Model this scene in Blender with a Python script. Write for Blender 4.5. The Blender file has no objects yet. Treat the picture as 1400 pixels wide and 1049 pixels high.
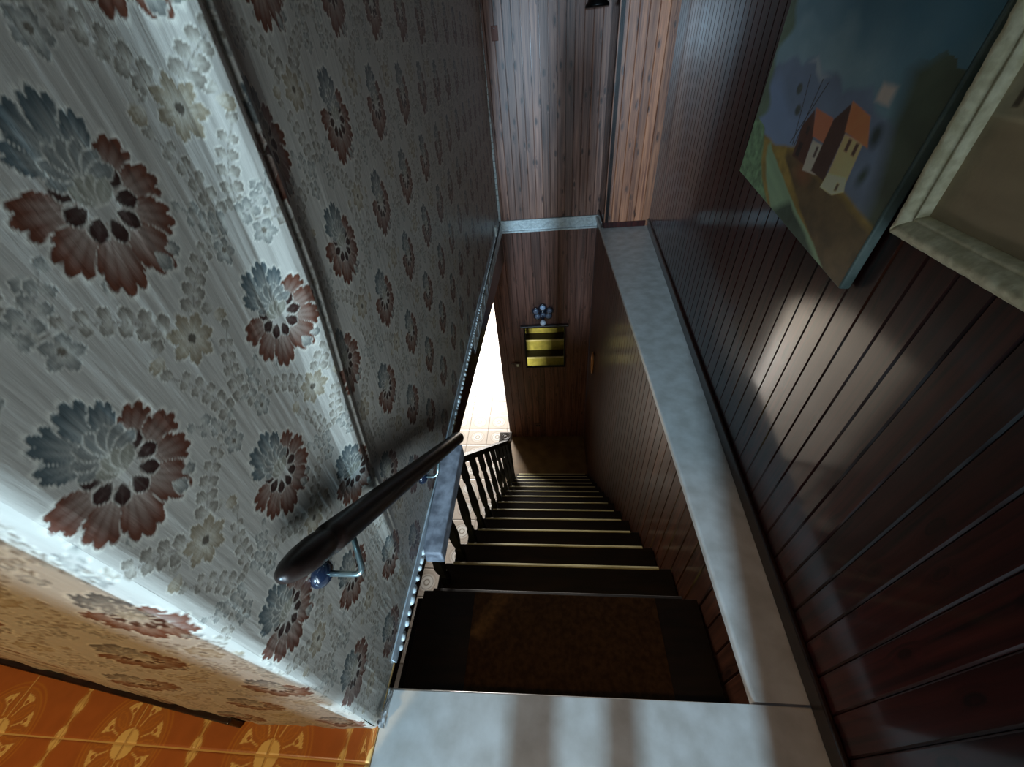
import bpy, bmesh, math, random
import numpy as np
from mathutils import Vector, Matrix

SC = bpy.context.scene
COL = SC.collection
random.seed(4)
RNG = np.random.default_rng(4)

# ------------------------------------------------------------------ camera
cd = bpy.data.cameras.new('camera')
cam = bpy.data.objects.new('camera', cd)
COL.objects.link(cam)
F_PX = 515.0
CX, CY = 700.0, 524.5
CAM_H = 1.3
def _basis(nadir, depth):
    v = np.array([nadir[0]-CX, -(nadir[1]-CY), -F_PX]); v /= np.linalg.norm(v)
    d = np.array([depth[0]-CX, -(depth[1]-CY), -F_PX]); d -= v*(d@v); d /= np.linalg.norm(d)
    return np.array([np.cross(d, -v), d, -v])
M3 = _basis((765, 1112), (742, 69))
cam.matrix_world = Matrix.Translation((0, 0, CAM_H)) @ Matrix(M3.tolist()).to_4x4()
cd.sensor_width = 36.0
cd.lens = F_PX/1400*36
cd.clip_start = 0.01
SC.camera = cam

# ------------------------------------------------------------------ world, colour management, lights
w = bpy.data.worlds.new('world'); SC.world = w; w.use_nodes = True
w.node_tree.nodes['Background'].inputs[0].default_value = (0.5, 0.62, 0.8, 1)
w.node_tree.nodes['Background'].inputs[1].default_value = 0.05
SC.view_settings.view_transform = 'Standard'
SC.view_settings.look = 'None'
SC.view_settings.gamma = 1
SC.view_settings.use_curve_mapping = False
SC.view_settings.exposure = 0.0
SC.cycles.max_bounces = 6
SC.cycles.sample_clamp_indirect = 4

def area(name, loc, target, sx, sy, power, color, spread=180):
    l = bpy.data.lights.new(name, 'AREA'); l.shape = 'RECTANGLE'
    l.size = sx; l.size_y = sy; l.energy = power; l.color = color
    l.spread = math.radians(spread)
    o = bpy.data.objects.new(name, l); COL.objects.link(o)
    o.location = loc
    o.rotation_euler = (Vector(target)-Vector(loc)).to_track_quat('-Z', 'Y').to_euler()
    return o
# daylight through the hall window behind the landing
area('hall_window_light', (-0.28, -4.1, 1.42), (-0.1, 0.2, 0.6), 0.14, 0.80, 400, (0.48, 0.76, 1.0))
# added cool fill light aimed at the left wall
area('left_wall_fill', (0.16, -0.97, 0.78), (-0.46, 1.3, 0.76), 0.34, 1.1, 5.0, (0.70, 0.87, 1.0), 76)
# daylight of the lower room
area('lower_window_light', (-2.3, 8.8, -1.5), (-0.9, 3.2, -2.6), 1.2, 1.6, 950, (1.0, 0.97, 0.92))
def spot(name, loc, target, power, color, angle, blend, soft):
    l = bpy.data.lights.new(name, 'SPOT'); l.energy = power; l.color = color
    l.spot_size = math.radians(angle); l.spot_blend = blend; l.shadow_soft_size = soft
    o = bpy.data.objects.new(name, l); COL.objects.link(o); o.location = loc
    o.rotation_euler = (Vector(target)-Vector(loc)).to_track_quat('-Z', 'Y').to_euler()
# added warm fill for the shadow stripes on the landing
spot('landing_warm_fill', (0.05, -0.35, 2.42), (0.30, 0.22, 0.0), 19, (1.0, 0.55, 0.22), 36, 0.6, 0.06)
# shaded ceiling lamp of the tiled room
sl = bpy.data.lights.new('tiled_room_lamp', 'SPOT'); sl.energy = 125; sl.color = (1.0, 0.76, 0.38)
sl.spot_size = math.radians(90); sl.spot_blend = 0.5; sl.shadow_soft_size = 0.12
so = bpy.data.objects.new('tiled_room_lamp', sl); COL.objects.link(so); so.location = (-1.5, -1.6, 2.1)
so.rotation_euler = (Vector((-1.35, 0.05, 0.0))-Vector(so.location)).to_track_quat('-Z', 'Y').to_euler()

# ------------------------------------------------------------------ helpers
def srgb(r, g, b):
    f = lambda c: (c/255/12.92) if c/255 <= 0.04045 else ((c/255+0.055)/1.055)**2.4
    return (f(r), f(g), f(b))
def A(r, g, b): return np.array(srgb(r, g, b))

def tag(o, label=None, cat=None, group=None, kind=None):
    if label: o['label'] = label
    if cat: o['category'] = cat
    if group: o['group'] = group
    if kind: o['kind'] = kind
    return o
def link(name, me, mat=None, parent=None):
    o = bpy.data.objects.new(name, me); COL.objects.link(o)
    if mat is not None and not me.materials: me.materials.append(mat)
    if parent is not None: o.parent = parent
    return o
def empty(name, loc=(0, 0, 0), rz=0.0):
    o = bpy.data.objects.new(name, None); COL.objects.link(o)
    o.location = loc; o.rotation_euler = (0, 0, rz); o.empty_display_size = 0.05
    return o
def bm_mesh(bm, name, smooth=False):
    bmesh.ops.recalc_face_normals(bm, faces=bm.faces[:])
    me = bpy.data.meshes.new(name); bm.to_mesh(me); bm.free()
    if smooth:
        for p in me.polygons: p.use_smooth = True
    return me
def obj(name, bm, mat, parent=None, smooth=False):
    return link(name, bm_mesh(bm, name, smooth), mat, parent)
def add_hexa(bm, pts):
    v = [bm.verts.new(p) for p in pts]
    for f in ((3, 2, 1, 0), (4, 5, 6, 7), (0, 1, 5, 4), (1, 2, 6, 5), (2, 3, 7, 6), (3, 0, 4, 7)):
        bm.faces.new([v[i] for i in f])
    return v
def add_box(bm, x0, x1, y0, y1, z0, z1, bev=0.0):
    v = add_hexa(bm, [(x0, y0, z0), (x1, y0, z0), (x1, y1, z0), (x0, y1, z0), (x0, y0, z1), (x1, y0, z1), (x1, y1, z1), (x0, y1, z1)])
    if bev:
        es = list({e for q in v for e in q.link_edges})
        bmesh.ops.bevel(bm, geom=es, offset=bev, segments=2, affect='EDGES', profile=0.5)
def box(name, x0, x1, y0, y1, z0, z1, mat, parent=None, bev=0.0):
    bm = bmesh.new(); add_box(bm, x0, x1, y0, y1, z0, z1, bev)
    return obj(name, bm, mat, parent)
def add_tube(bm, pts, radii, seg=16, caps=True):
    pts = [Vector(p) for p in pts]
    if not hasattr(radii, '__len__'): radii = [radii]*len(pts)
    rings = []
    up = Vector((0, 0, 1))
    prev = None
    for i, p in enumerate(pts):
        a = pts[max(i-1, 0)]; b = pts[min(i+1, len(pts)-1)]
        t = (b-a).normalized()
        if prev is None:
            n = t.cross(up)
            if n.length < 1e-4: n = t.cross(Vector((1, 0, 0)))
        else:
            n = prev - t*prev.dot(t)
        n.normalize(); prev = n
        bn = t.cross(n)
        rings.append([bm.verts.new(p+(n*math.cos(k*2*math.pi/seg)+bn*math.sin(k*2*math.pi/seg))*radii[i]) for k in range(seg)])
    for r0, r1 in zip(rings, rings[1:]):
        for k in range(seg):
            bm.faces.new((r0[k], r0[(k+1) % seg], r1[(k+1) % seg], r1[k]))
    if caps:
        bm.faces.new(rings[0]); bm.faces.new(rings[-1][::-1])
def add_lathe(bm, prof, seg=24, mtx=None):
    rings = []
    for r, z in prof:
        rings.append([bm.verts.new((r*math.cos(k*2*math.pi/seg), r*math.sin(k*2*math.pi/seg), z)) for k in range(seg)])
    for r0, r1 in zip(rings, rings[1:]):
        for k in range(seg):
            bm.faces.new((r0[k], r0[(k+1) % seg], r1[(k+1) % seg], r1[k]))
    bm.faces.new(rings[0]); bm.faces.new(rings[-1][::-1])
    if mtx is not None:
        bmesh.ops.transform(bm, matrix=mtx, verts=[q for r in rings for q in r])
def grid_mesh(name, P, col=None, smooth=True):
    """P: (nu, nv, 3) array; col: (nu, nv, 3) linear colours -> mesh with colour attribute"""
    nu, nv = P.shape[:2]
    me = bpy.data.meshes.new(name)
    i = np.arange(nu*nv).reshape(nu, nv)
    q = np.stack([i[:-1, :-1], i[1:, :-1], i[1:, 1:], i[:-1, 1:]], -1).reshape(-1, 4)
    me.vertices.add(nu*nv); me.vertices.foreach_set('co', P.reshape(-1).astype(np.float32))
    me.loops.add(q.size); me.loops.foreach_set('vertex_index', q.reshape(-1).astype(np.int32))
    me.polygons.add(len(q)); me.polygons.foreach_set('loop_start', np.arange(0, q.size, 4, dtype=np.int32))
    me.update(calc_edges=True); me.validate()
    if smooth: me.polygons.foreach_set('use_smooth', np.ones(len(q), dtype=bool))
    if col is not None:
        at = me.color_attributes.new('print', 'FLOAT_COLOR', 'POINT')
        c4 = np.ones((nu*nv, 4), np.float32); c4[:, :3] = col.reshape(-1, 3)
        at.data.foreach_set('color', c4.reshape(-1))
    return me
def copy_obj(o, parent=None, loc=None):
    c = o.copy(); COL.objects.link(c)
    if parent is not None: c.parent = parent
    if loc is not None: c.location = loc
    return c
def vnoise(x, y, seed=0):
    """smooth value noise on arrays"""
    xi = np.floor(x).astype(np.int64); yi = np.floor(y).astype(np.int64)
    xf = x-xi; yf = y-yi
    xf = xf*xf*(3-2*xf); yf = yf*yf*(3-2*yf)
    def h(a, b):
        n = (a*374761393 + b*668265263 + seed*1442695041) & 0xffffffff
        n = ((n ^ (n >> 13))*1274126177) & 0xffffffff
        return ((n ^ (n >> 16)) & 0xffff)/65535.0
    return (h(xi, yi)*(1-xf)+h(xi+1, yi)*xf)*(1-yf)+(h(xi, yi+1)*(1-xf)+h(xi+1, yi+1)*xf)*yf
def fbm(x, y, seed=0, o=4):
    s = 0; a = 0.5; t = 0
    for k in range(o):
        s = s+a*vnoise(x*2**k, y*2**k, seed+k); t += a; a *= 0.5
    return s/t

# ------------------------------------------------------------------ materials
def mat(name, color=(0.5, 0.5, 0.5), rough=0.5, metal=0.0, coat=0.0, spec=0.5):
    m = bpy.data.materials.new(name); m.use_nodes = True
    b = m.node_tree.nodes['Principled BSDF']
    b.inputs['Base Color'].default_value = (*color, 1)
    b.inputs['Roughness'].default_value = rough
    b.inputs['Metallic'].default_value = metal
    b.inputs['Coat Weight'].default_value = coat
    b.inputs['Coat Roughness'].default_value = 0.17
    b.inputs['Specular IOR Level'].default_value = spec
    return m
def nd(m, t, **kw):
    n = m.node_tree.nodes.new(t)
    for k, v in kw.items(): setattr(n, k, v)
    return n
def ln(m, a, b): m.node_tree.links.new(a, b)
def ramp(m, stops):
    r = nd(m, 'ShaderNodeValToRGB')
    el = r.color_ramp.elements
    while len(el) < len(stops): el.new(0.5)
    for e, (p, c) in zip(el, stops): e.position = p; e.color = (*c, 1)
    return r
def wood(name, dark, light, rough=0.35, coat=0.3, spec=0.5, knots=0.8, tone=0.35, bump=0.12):
    """boards with the grain along local z, every board its own cut"""
    m = mat(name, light, rough, coat=coat, spec=spec)
    B = m.node_tree.nodes['Principled BSDF']
    tc = nd(m, 'ShaderNodeTexCoord'); oi = nd(m, 'ShaderNodeObjectInfo')
    sc = nd(m, 'ShaderNodeVectorMath', operation='SCALE'); sc.inputs[0].default_value = (37.1, 11.7, 53.3)
    ln(m, oi.outputs['Random'], sc.inputs['Scale'])
    ad = nd(m, 'ShaderNodeVectorMath', operation='ADD')
    ln(m, tc.outputs['Object'], ad.inputs[0]); ln(m, sc.outputs[0], ad.inputs[1])
    # knots
    mk = nd(m, 'ShaderNodeMapping'); mk.inputs['Scale'].default_value = (10, 0.3, 3.4)
    ln(m, ad.outputs[0], mk.inputs[0])
    vo = nd(m, 'ShaderNodeTexVoronoi', voronoi_dimensions='2D'); vo.inputs['Scale'].default_value = 1.0
    sx = nd(m, 'ShaderNodeSeparateXYZ'); cx = nd(m, 'ShaderNodeCombineXYZ')
    ln(m, mk.outputs[0], sx.inputs[0]); ln(m, sx.outputs[0], cx.inputs[0]); ln(m, sx.outputs[2], cx.inputs[1])
    ln(m, cx.outputs[0], vo.inputs['Vector'])
    kr = ramp(m, [(0.0, (1, 1, 1)), (0.06, (0.85, 0.85, 0.85)), (0.10, (0.2, 0.2, 0.2)), (0.20, (0, 0, 0))])
    ln(m, vo.outputs['Distance'], kr.inputs[0])
    # grain
    mp = nd(m, 'ShaderNodeMapping'); mp.inputs['Scale'].default_value = (70, 70, 2.2)
    ln(m, ad.outputs[0], mp.inputs[0])
    kd = nd(m, 'ShaderNodeVectorMath', operation='MULTIPLY_ADD')
    ln(m, kr.outputs[0], kd.inputs[0]); kd.inputs[1].default_value = (2.5, 2.5, 0.3); ln(m, mp.outputs[0], kd.inputs[2])
    no = nd(m, 'ShaderNodeTexNoise'); no.inputs['Scale'].default_value = 1.0; no.inputs['Detail'].default_value = 5
    no.inputs['Distortion'].default_value = 0.6
    ln(m, kd.outputs[0], no.inputs['Vector'])
    cr = ramp(m, [(0.3, dark), (0.52, tuple(0.55*a+0.45*b for a, b in zip(light, dark))), (0.72, light)])
    ln(m, no.outputs['Fac'], cr.inputs[0])
    # tone of each board
    mr = nd(m, 'ShaderNodeMapRange'); mr.inputs['To Min'].default_value = 1-tone; mr.inputs['To Max'].default_value = 1+tone
    ln(m, oi.outputs['Random'], mr.inputs[0])
    mx = nd(m, 'ShaderNodeMix', data_type='RGBA', blend_type='MULTIPLY'); mx.inputs['Factor'].default_value = 1
    ln(m, cr.outputs[0], mx.inputs['A']); ln(m, mr.outputs[0], mx.inputs['B'])
    km = nd(m, 'ShaderNodeMix', data_type='RGBA')
    kf = nd(m, 'ShaderNodeMath', operation='MULTIPLY'); kf.inputs[1].default_value = knots
    ln(m, kr.outputs[0], kf.inputs[0]); ln(m, kf.outputs[0], km.inputs['Factor'])
    ln(m, mx.outputs['Result'], km.inputs['A']); km.inputs['B'].default_value = (*[c*0.3 for c in dark], 1)
    ln(m, km.outputs['Result'], B.inputs['Base Color'])
    bu = nd(m, 'ShaderNodeBump'); bu.inputs['Strength'].default_value = bump; bu.inputs['Distance'].default_value = 0.004
    sm = nd(m, 'ShaderNodeMath', operation='SUBTRACT'); ln(m, no.outputs['Fac'], sm.inputs[0]); ln(m, kr.outputs[0], sm.inputs[1])
    ln(m, sm.outputs[0], bu.inputs['Height']); ln(m, bu.outputs[0], B.inputs['Normal'])
    return m
def speckle(name, c0, c1, scale=8, rough=0.4, detail=6, bump=0.0, coat=0.0, stretch=(1, 1, 1), lo=0.35, hi=0.65, spec=0.5):
    m = mat(name, c0, rough, coat=coat, spec=spec)
    B = m.node_tree.nodes['Principled BSDF']
    tc = nd(m, 'ShaderNodeTexCoord'); mp = nd(m, 'ShaderNodeMapping'); mp.inputs['Scale'].default_value = stretch
    ln(m, tc.outputs['Object'], mp.inputs[0])
    no = nd(m, 'ShaderNodeTexNoise'); no.inputs['Scale'].default_value = scale; no.inputs['Detail'].default_value = detail
    ln(m, mp.outputs[0], no.inputs['Vector'])
    cr = ramp(m, [(lo, c0), (hi, c1)]); ln(m, no.outputs['Fac'], cr.inputs[0])
    ln(m, cr.outputs[0], B.inputs['Base Color'])
    if bump:
        bu = nd(m, 'ShaderNodeBump'); bu.inputs['Strength'].default_value = bump; bu.inputs['Distance'].default_value = 0.003
        ln(m, no.outputs['Fac'], bu.inputs['Height']); ln(m, bu.outputs[0], B.inputs['Normal'])
    return m
def printed(name, rough=0.45, bump=0.0, spec=0.5, coat=0.0, fine=0.0, fine_scale=(60, 60, 60)):
    """reads the print computed per vertex"""
    m = mat(name, (0.5, 0.5, 0.5), rough, coat=coat, spec=spec)
    B = m.node_tree.nodes['Principled BSDF']
    at = nd(m, 'ShaderNodeAttribute', attribute_name='print')
    ln(m, at.outputs['Color'], B.inputs['Base Color'])
    if bump or fine:
        tc = nd(m, 'ShaderNodeTexCoord'); mp = nd(m, 'ShaderNodeMapping'); mp.inputs['Scale'].default_value = fine_scale
        ln(m, tc.outputs['Object'], mp.inputs[0])
        no = nd(m, 'ShaderNodeTexNoise'); no.inputs['Scale'].default_value = 1; no.inputs['Detail'].default_value = 4
        ln(m, mp.outputs[0], no.inputs['Vector'])
        b1 = nd(m, 'ShaderNodeBump'); b1.inputs['Strength'].default_value = fine; b1.inputs['Distance'].default_value = 0.003
        ln(m, no.outputs['Fac'], b1.inputs['Height'])
        b2 = nd(m, 'ShaderNodeBump'); b2.inputs['Strength'].default_value = bump; b2.inputs['Distance'].default_value = 0.003
        ln(m, at.outputs['Fac'], b2.inputs['Height']); ln(m, b1.outputs[0], b2.inputs['Normal'])
        ln(m, b2.outputs[0], B.inputs['Normal'])
    return m

MAHOG = wood('mahogany_boards', srgb(26, 10, 10), srgb(66, 24, 20), rough=0.42, coat=0.7, spec=0.12, bump=0.035, knots=0.6, tone=0.3)
MAHOG.node_tree.nodes['Principled BSDF'].inputs['Coat Roughness'].default_value = 0.11
PINE = wood('varnished_pine_boards', srgb(104, 54, 34), srgb(196, 126, 88), rough=0.4, coat=0.2, knots=0.9, tone=0.25)
PINE_RED = wood('red_pine_boards', srgb(82, 50, 42), srgb(170, 122, 102), rough=0.45, coat=0.0, knots=0.9, tone=0.3)
ENDWOOD = wood('stair_foot_boards', srgb(58, 32, 26), srgb(128, 84, 70), rough=0.45, coat=0.0, knots=0.5, tone=0.3)
BROWN = wood('brown_boards', srgb(32, 17, 12), srgb(84, 48, 32), rough=0.42, coat=0.45, spec=0.2, bump=0.06, knots=0.5, tone=0.3)
DARKWOOD = speckle('dark_varnished_wood', srgb(24, 12, 9), srgb(46, 24, 17), 30, 0.3, coat=0.4, stretch=(1, 1, 0.15))
BLACKWOOD = speckle('blackened_wood', srgb(8, 6, 6), srgb(16, 12, 10), 30, 0.55, spec=0.25)
RAILWOOD = speckle('handrail_wood', srgb(12, 8, 7), srgb(34, 20, 14), 14, 0.38, coat=0.1, stretch=(1, 1, 1))
CAPWOOD = speckle('sheen_pale_wood', srgb(92, 92, 98), srgb(142, 142, 148), 26, 0.42, coat=0.0, spec=0.7)  # dark wood coloured pale blue-grey for the sheen on the cap
TREAD = speckle('shaded_tread', srgb(20, 13, 8), srgb(34, 22, 13), 18, 0.5, stretch=(0.3, 2, 1), spec=0.3)  # ochre treads darkened in colour for the unlit stair
NOSING = speckle('lit_nosing', srgb(170, 158, 110), srgb(205, 195, 150), 20, 0.35, stretch=(0.3, 1, 1))  # pale colour stands for light caught on the step edges
RISER = speckle('ochre_riser', srgb(128, 120, 56), srgb(160, 150, 76), 12, 0.45)
RUNNER = speckle('brown_runner', srgb(58, 42, 28), srgb(80, 58, 38), 60, 0.9, bump=0.2, spec=0.1)
MARBLE = speckle('grey_marble', srgb(182, 176, 168), srgb(202, 198, 192), 14, 0.26, detail=9, spec=0.5)
PLASTER = speckle('plaster', srgb(170, 160, 148), srgb(190, 180, 168), 5, 0.9)
GYPSUM = speckle('painted_moulding', srgb(190, 196, 196), srgb(222, 226, 224), 40, 0.4, bump=0.1)
DIM = mat('dim_wall', srgb(96, 84, 74), 0.9)
STEEL = mat('blued_steel', srgb(170, 190, 190), 0.28, metal=0.9)
NAVY = mat('navy_enamel', srgb(24, 32, 48), 0.15, coat=0.8)
IRON = mat('black_iron', srgb(14, 13, 13), 0.4, metal=0.3)
BRASS = mat('gilt', srgb(176, 122, 74), 0.35, metal=0.7)
GLASSY = mat('mirror_glass', (0.82, 0.84, 0.62), 0.02, metal=1.0)
FROST = mat('frosted_glass', srgb(176, 192, 220), 0.2, coat=0.5)
PLASTIC = mat('brown_plastic', srgb(90, 62, 50), 0.35)
WHITE = mat('white_plastic', srgb(222, 226, 218), 0.4)

# ------------------------------------------------------------------ wallpaper print
CW, CH = 0.264, 0.375
PX = 1600
nx, nz = int(CW*PX), int(CH*PX)
C_GROUND = A(176, 168, 156); C_LINE = A(206, 198, 182)
C_BROWN = A(98, 56, 40); C_DARK = A(50, 28, 23); C_TEAL = A(82, 90, 90); C_GREY = A(112, 112, 106)
C_TAUPE = A(118, 107, 93); C_TAN = A(140, 122, 94); C_BUD = A(146, 140, 124)
cell = np.zeros((nx, nz, 3)) + C_GROUND
gx, gz = np.meshgrid((np.arange(nx)+.5)/PX, (np.arange(nz)+.5)/PX, indexing='ij')
streak = vnoise(gx/CW*96 % 96, gz/CH*10 % 10, 3)
cell *= (0.93+0.14*streak)[..., None]
def leaf(x, z, ang, L, W, c, lobes=4, rim=True, vein=0.35, depth=0.2):
    """lobed leaf: base at (x, z), tip towards ang (degrees from +z towards +x)"""
    a = math.radians(ang); dx, dz = math.sin(a), math.cos(a)
    R = L*1.15+0.004
    mx, mz = x+dx*L/2, z+dz*L/2
    i = np.arange(int((mx-R)*PX), int((mx+R)*PX)+1); k = np.arange(int((mz-R)*PX), int((mz+R)*PX)+1)
    X, Z = np.meshgrid(i/PX-x, k/PX-z, indexing='ij')
    s = (X*dx+Z*dz)/L; t = (X*dz-Z*dx)/W
    sc = np.clip(s, 0, 1)
    prof = np.sin(np.pi*sc**1.25)**0.75*(1-depth*np.abs(np.sin(np.pi*lobes*(sc-0.25*np.abs(t)))))
    ins = (s > 0) & (s < 1)
    d = np.where(ins, prof-np.abs(t), -1)
    ii, kk = np.meshgrid(i % nx, k % nz, indexing='ij')
    cur = cell[ii, kk]
    if rim:
        rm = np.clip((d+0.22)*6, 0, 1)*ins
        cur = cur+(C_LINE-cur)*(rm*0.75)[..., None]
    body = np.clip(d*W*PX/1.6, 0, 1)
    rib = np.abs(np.sin((sc*1.3+np.abs(t)*0.5)*np.pi*lobes))
    ve = np.clip(1-np.abs(t)*9, 0, 1)*0.5+np.clip(1-sc*1.3, 0, 1)*0.55*(0.4+0.6*rib)
    col = np.asarray(c)[None, None]*(0.82+0.3*np.clip(1-np.abs(t), 0, 1))[..., None]
    col = col+(C_LINE-col)*(vein*ve)[..., None]
    cell[ii, kk] = cur+(col-cur)*body[..., None]
def flower(x, z, n, r, c, c2, rot=0, w=0.75):
    for k in range(n): leaf(x, z, rot+k*360/n, r, r*math.tan(math.pi/n)*w, c, 2, True, 0.3, 0.1)
    leaf(x, z-r*0.18, 0, r*0.36, r*0.16, c2, 1, False, 0, 0)
def sprig(x, z, ang, L, c, n=5, lw=0.011, curl=25):
    """a stem with paired leaves"""
    a = ang
    for k in range(n):
        r = math.radians(a)
        for s in (-1, 1): leaf(x, z, a+s*62, L/n*1.25*(1-0.06*k), lw*(1-0.07*k), c, 2, True, 0.3, 0.18)
        x += math.sin(r)*L/n; z += math.cos(r)*L/n; a += curl/n
    leaf(x, z, a, L/n*1.3, lw, c, 3, True, 0.3, 0.2)
soft = lambda c, k=0.55: C_GROUND+(np.asarray(c)-C_GROUND)*k
def fan(x, z, ang, L, spread, c, lobes=5, light=0.6, rim=0.8):
    """acanthus: a fan of rounded lobes from its base, pale ribs in its heart"""
    a = math.radians(ang); dx, dz = math.sin(a), math.cos(a)
    R = L*1.12+0.003
    i = np.arange(int((x-R)*PX), int((x+R)*PX)+1); k = np.arange(int((z-R)*PX), int((z+R)*PX)+1)
    X, Z = np.meshgrid(i/PX-x, k/PX-z, indexing='ij')
    f = X*dx+Z*dz; t = X*dz-Z*dx
    rho = np.hypot(f, t)/L; phi = np.arctan2(t, f)/math.radians(spread)
    out = np.cos(np.clip(phi, -1, 1)*math.pi/2)**0.36*(0.84+0.16*np.abs(np.cos(phi*math.pi*lobes/2))**0.6)
    d = np.where(np.abs(phi) < 1, out-rho, -1)
    ii, kk = np.meshgrid(i % nx, k % nz, indexing='ij'); cur = cell[ii, kk]
    cur = cur+(C_LINE-cur)*(np.clip((d+0.10)*14, 0, 1)*rim)[..., None]*(np.abs(phi) < 1.0)[..., None]
    rib = np.abs(np.cos(phi*math.pi*lobes/2))**0.5
    k2 = np.clip(1-rho/np.maximum(out, .05)*1.12, 0, 1)*(0.45+0.55*rib)*light*1.7
    col = np.asarray(c)[None, None]*(0.80+0.45*rib*np.clip(1-rho, 0.2, 1))[..., None]
    col = col+(C_LINE*0.93-col)*np.clip(k2, 0, 0.8)[..., None]
    b = np.clip(d*L*PX/1.5, 0, 1)
    cell[ii, kk] = cur+(col-cur)*b[..., None]
def stem(x, z, ang, L, curl, c, w=0.0011):
    a = ang; n = 9
    for k in range(n):
        leaf(x, z, a, L/n*1.7, w, c, 1, False, 0, 0)
        x += math.sin(math.radians(a))*L/n; z += math.cos(math.radians(a))*L/n; a += curl/n
    return x, z, a
def branch(x, z, ang, L, curl, c, n=6, lw=0.017):
    stem(x, z, ang, L, curl, np.asarray(c)*0.8)
    a = ang
    for k in range(n):
        g = 1-0.075*k
        for s in (-1, 1): fan(x, z, a+s*58, lw*g*1.15, 48, c, 3, 0.55, 0.9)
        x += math.sin(math.radians(a))*L/n; z += math.cos(math.radians(a))*L/n; a += curl/n
    fan(x, z, a, lw, 50, c, 5, 0.5)
MQ = 0.88
G1, G2, G3 = soft(C_TAUPE, .85), soft(C_GREY, .8), soft(C_TAN, .85)
for ox, oz in ((0, 0), (CW/2, CH/2)):
    for s in (-1, 1):
        branch(ox+s*0.020, oz-0.118, s*38, 0.10, s*48, G1, 6, 0.0165)
        branch(ox+s*0.118, oz-0.050, s*-8, 0.085, s*-30, G1, 5, 0.0155)
        branch(ox+s*0.012, oz+0.128, s*75, 0.055, s*-40, G2, 4, 0.0135)
        for k in range(5): fan(ox+s*0.100, oz-0.085, 36+72*k, 0.017, 38, G2, 3, .6)
        leaf(ox+s*0.100, oz-0.088, 0, 0.008, 0.004, C_TAUPE*.8, 1, False, 0, 0)
        fan(ox+s*0.038, oz-0.135, s*115, 0.022, 46, G3, 5); fan(ox+s*0.088, oz+0.118, s*40, 0.020, 46, G2, 5)
        fan(ox+s*0.086, oz+0.060, s*70, 0.018, 46, G1, 3); fan(ox+s*0.080, oz-0.030, s*110, 0.017, 46, G2, 3)
    for k in range(7): fan(ox, oz-0.140, k*360/7, 0.030, 29, G3, 3, .55)
    leaf(ox, oz-0.146, 0, 0.012, 0.006, C_TAUPE*.6, 1, False, 0, 0)
for ox, oz in ((0, 0), (CW/2, CH/2)):
    for a, L, W in ((-50, .046, 36), (-24, .058, 32), (4, .058, 32), (27, .046, 30)):
        fan(ox+math.sin(math.radians(a))*.014, oz+.012+math.cos(math.radians(a))*.012, a, L*MQ, W, C_TEAL, 5, .45)
    for a, L, W in ((52, .056, 36), (-86, .062, 38), (86, .060, 38), (-122, .064, 38), (120, .062, 38), (180+20, .072, 38), (180-24, .072, 38)):
        fan(ox+math.sin(math.radians(a))*0.014, oz+math.cos(math.radians(a))*0.014-0.004, a, L*MQ, W, C_BROWN, 5, 0.34)
    fan(ox+0.018, oz-0.052, 160, 0.026*MQ, 40, G2*.8, 3); fan(ox+0.030, oz-0.054, 110, 0.022*MQ, 40, G2*.8, 3)
    for k in range(7):
        a = 62+k*39.5
        leaf(ox+math.sin(math.radians(a))*0.013, oz+math.cos(math.radians(a))*0.013-0.002, a, 0.025*MQ, 0.0096*MQ, C_DARK, 2, True, 0.12, 0.08)
    for k in range(7): leaf(ox, oz+0.014, -84+k*28, 0.034*MQ, 0.0085*MQ, soft(C_GREY, .95), 2, True, 0.4, 0.08)
    for k in range(4): leaf(ox, oz-0.006, -45+k*30, 0.028*MQ, 0.0080*MQ, C_BUD*0.9, 1, True, 0.5, 0.05)
def wallpaper(u, z):
    """bilinear lookup of the repeating print; u along the wall, z up"""
    fx = (((u-0.198)/CW) % 1.0)*nx-0.5; fz = (((z-1.238)/CH) % 1.0)*nz-0.5
    i0 = np.floor(fx).astype(int); k0 = np.floor(fz).astype(int)
    a = (fx-i0)[..., None]; b = (fz-k0)[..., None]
    g = lambda i, k: cell[i % nx, k % nz]
    return (g(i0, k0)*(1-a)+g(i0+1, k0)*a)*(1-b)+(g(i0, k0+1)*(1-a)+g(i0+1, k0+1)*a)*b

# ------------------------------------------------------------------ the wallpapered wall on the left (leans, blistered by damp)
YC, XC = 0.116, -0.470
def wall_xy(u, z):
    """u>0 along the stair side (y), u<0 along the end face (towards -x)"""
    y = YC+u
    lean = np.interp(y, [0.1, 0.45, 1.2, 4.05], [0.082, 0.078, 0.052, 0.018])
    xs = XC+lean*z+np.interp(y, [0.1, 1.0, 4.05], [0.0, 0.0, -0.03])
    xc = XC+0.082*z
    # end face: straight for 0.39 m, then swings back a little
    e = np.clip(-u, 0, None)
    xe = xc-e; ye = YC-0.004*np.clip(e/0.3, 0, 1)+np.clip(e-0.39, 0, None)*0.118
    X = np.where(u >= 0, xs, xe); Y = np.where(u >= 0, y, ye)
    # rounded arris
    r = 0.022
    f = np.clip(1-np.abs(u)/r, 0, 1)**2*r*0.32
    X = X-f*0.7; Y = Y+f*0.7
    return X, Y
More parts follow.
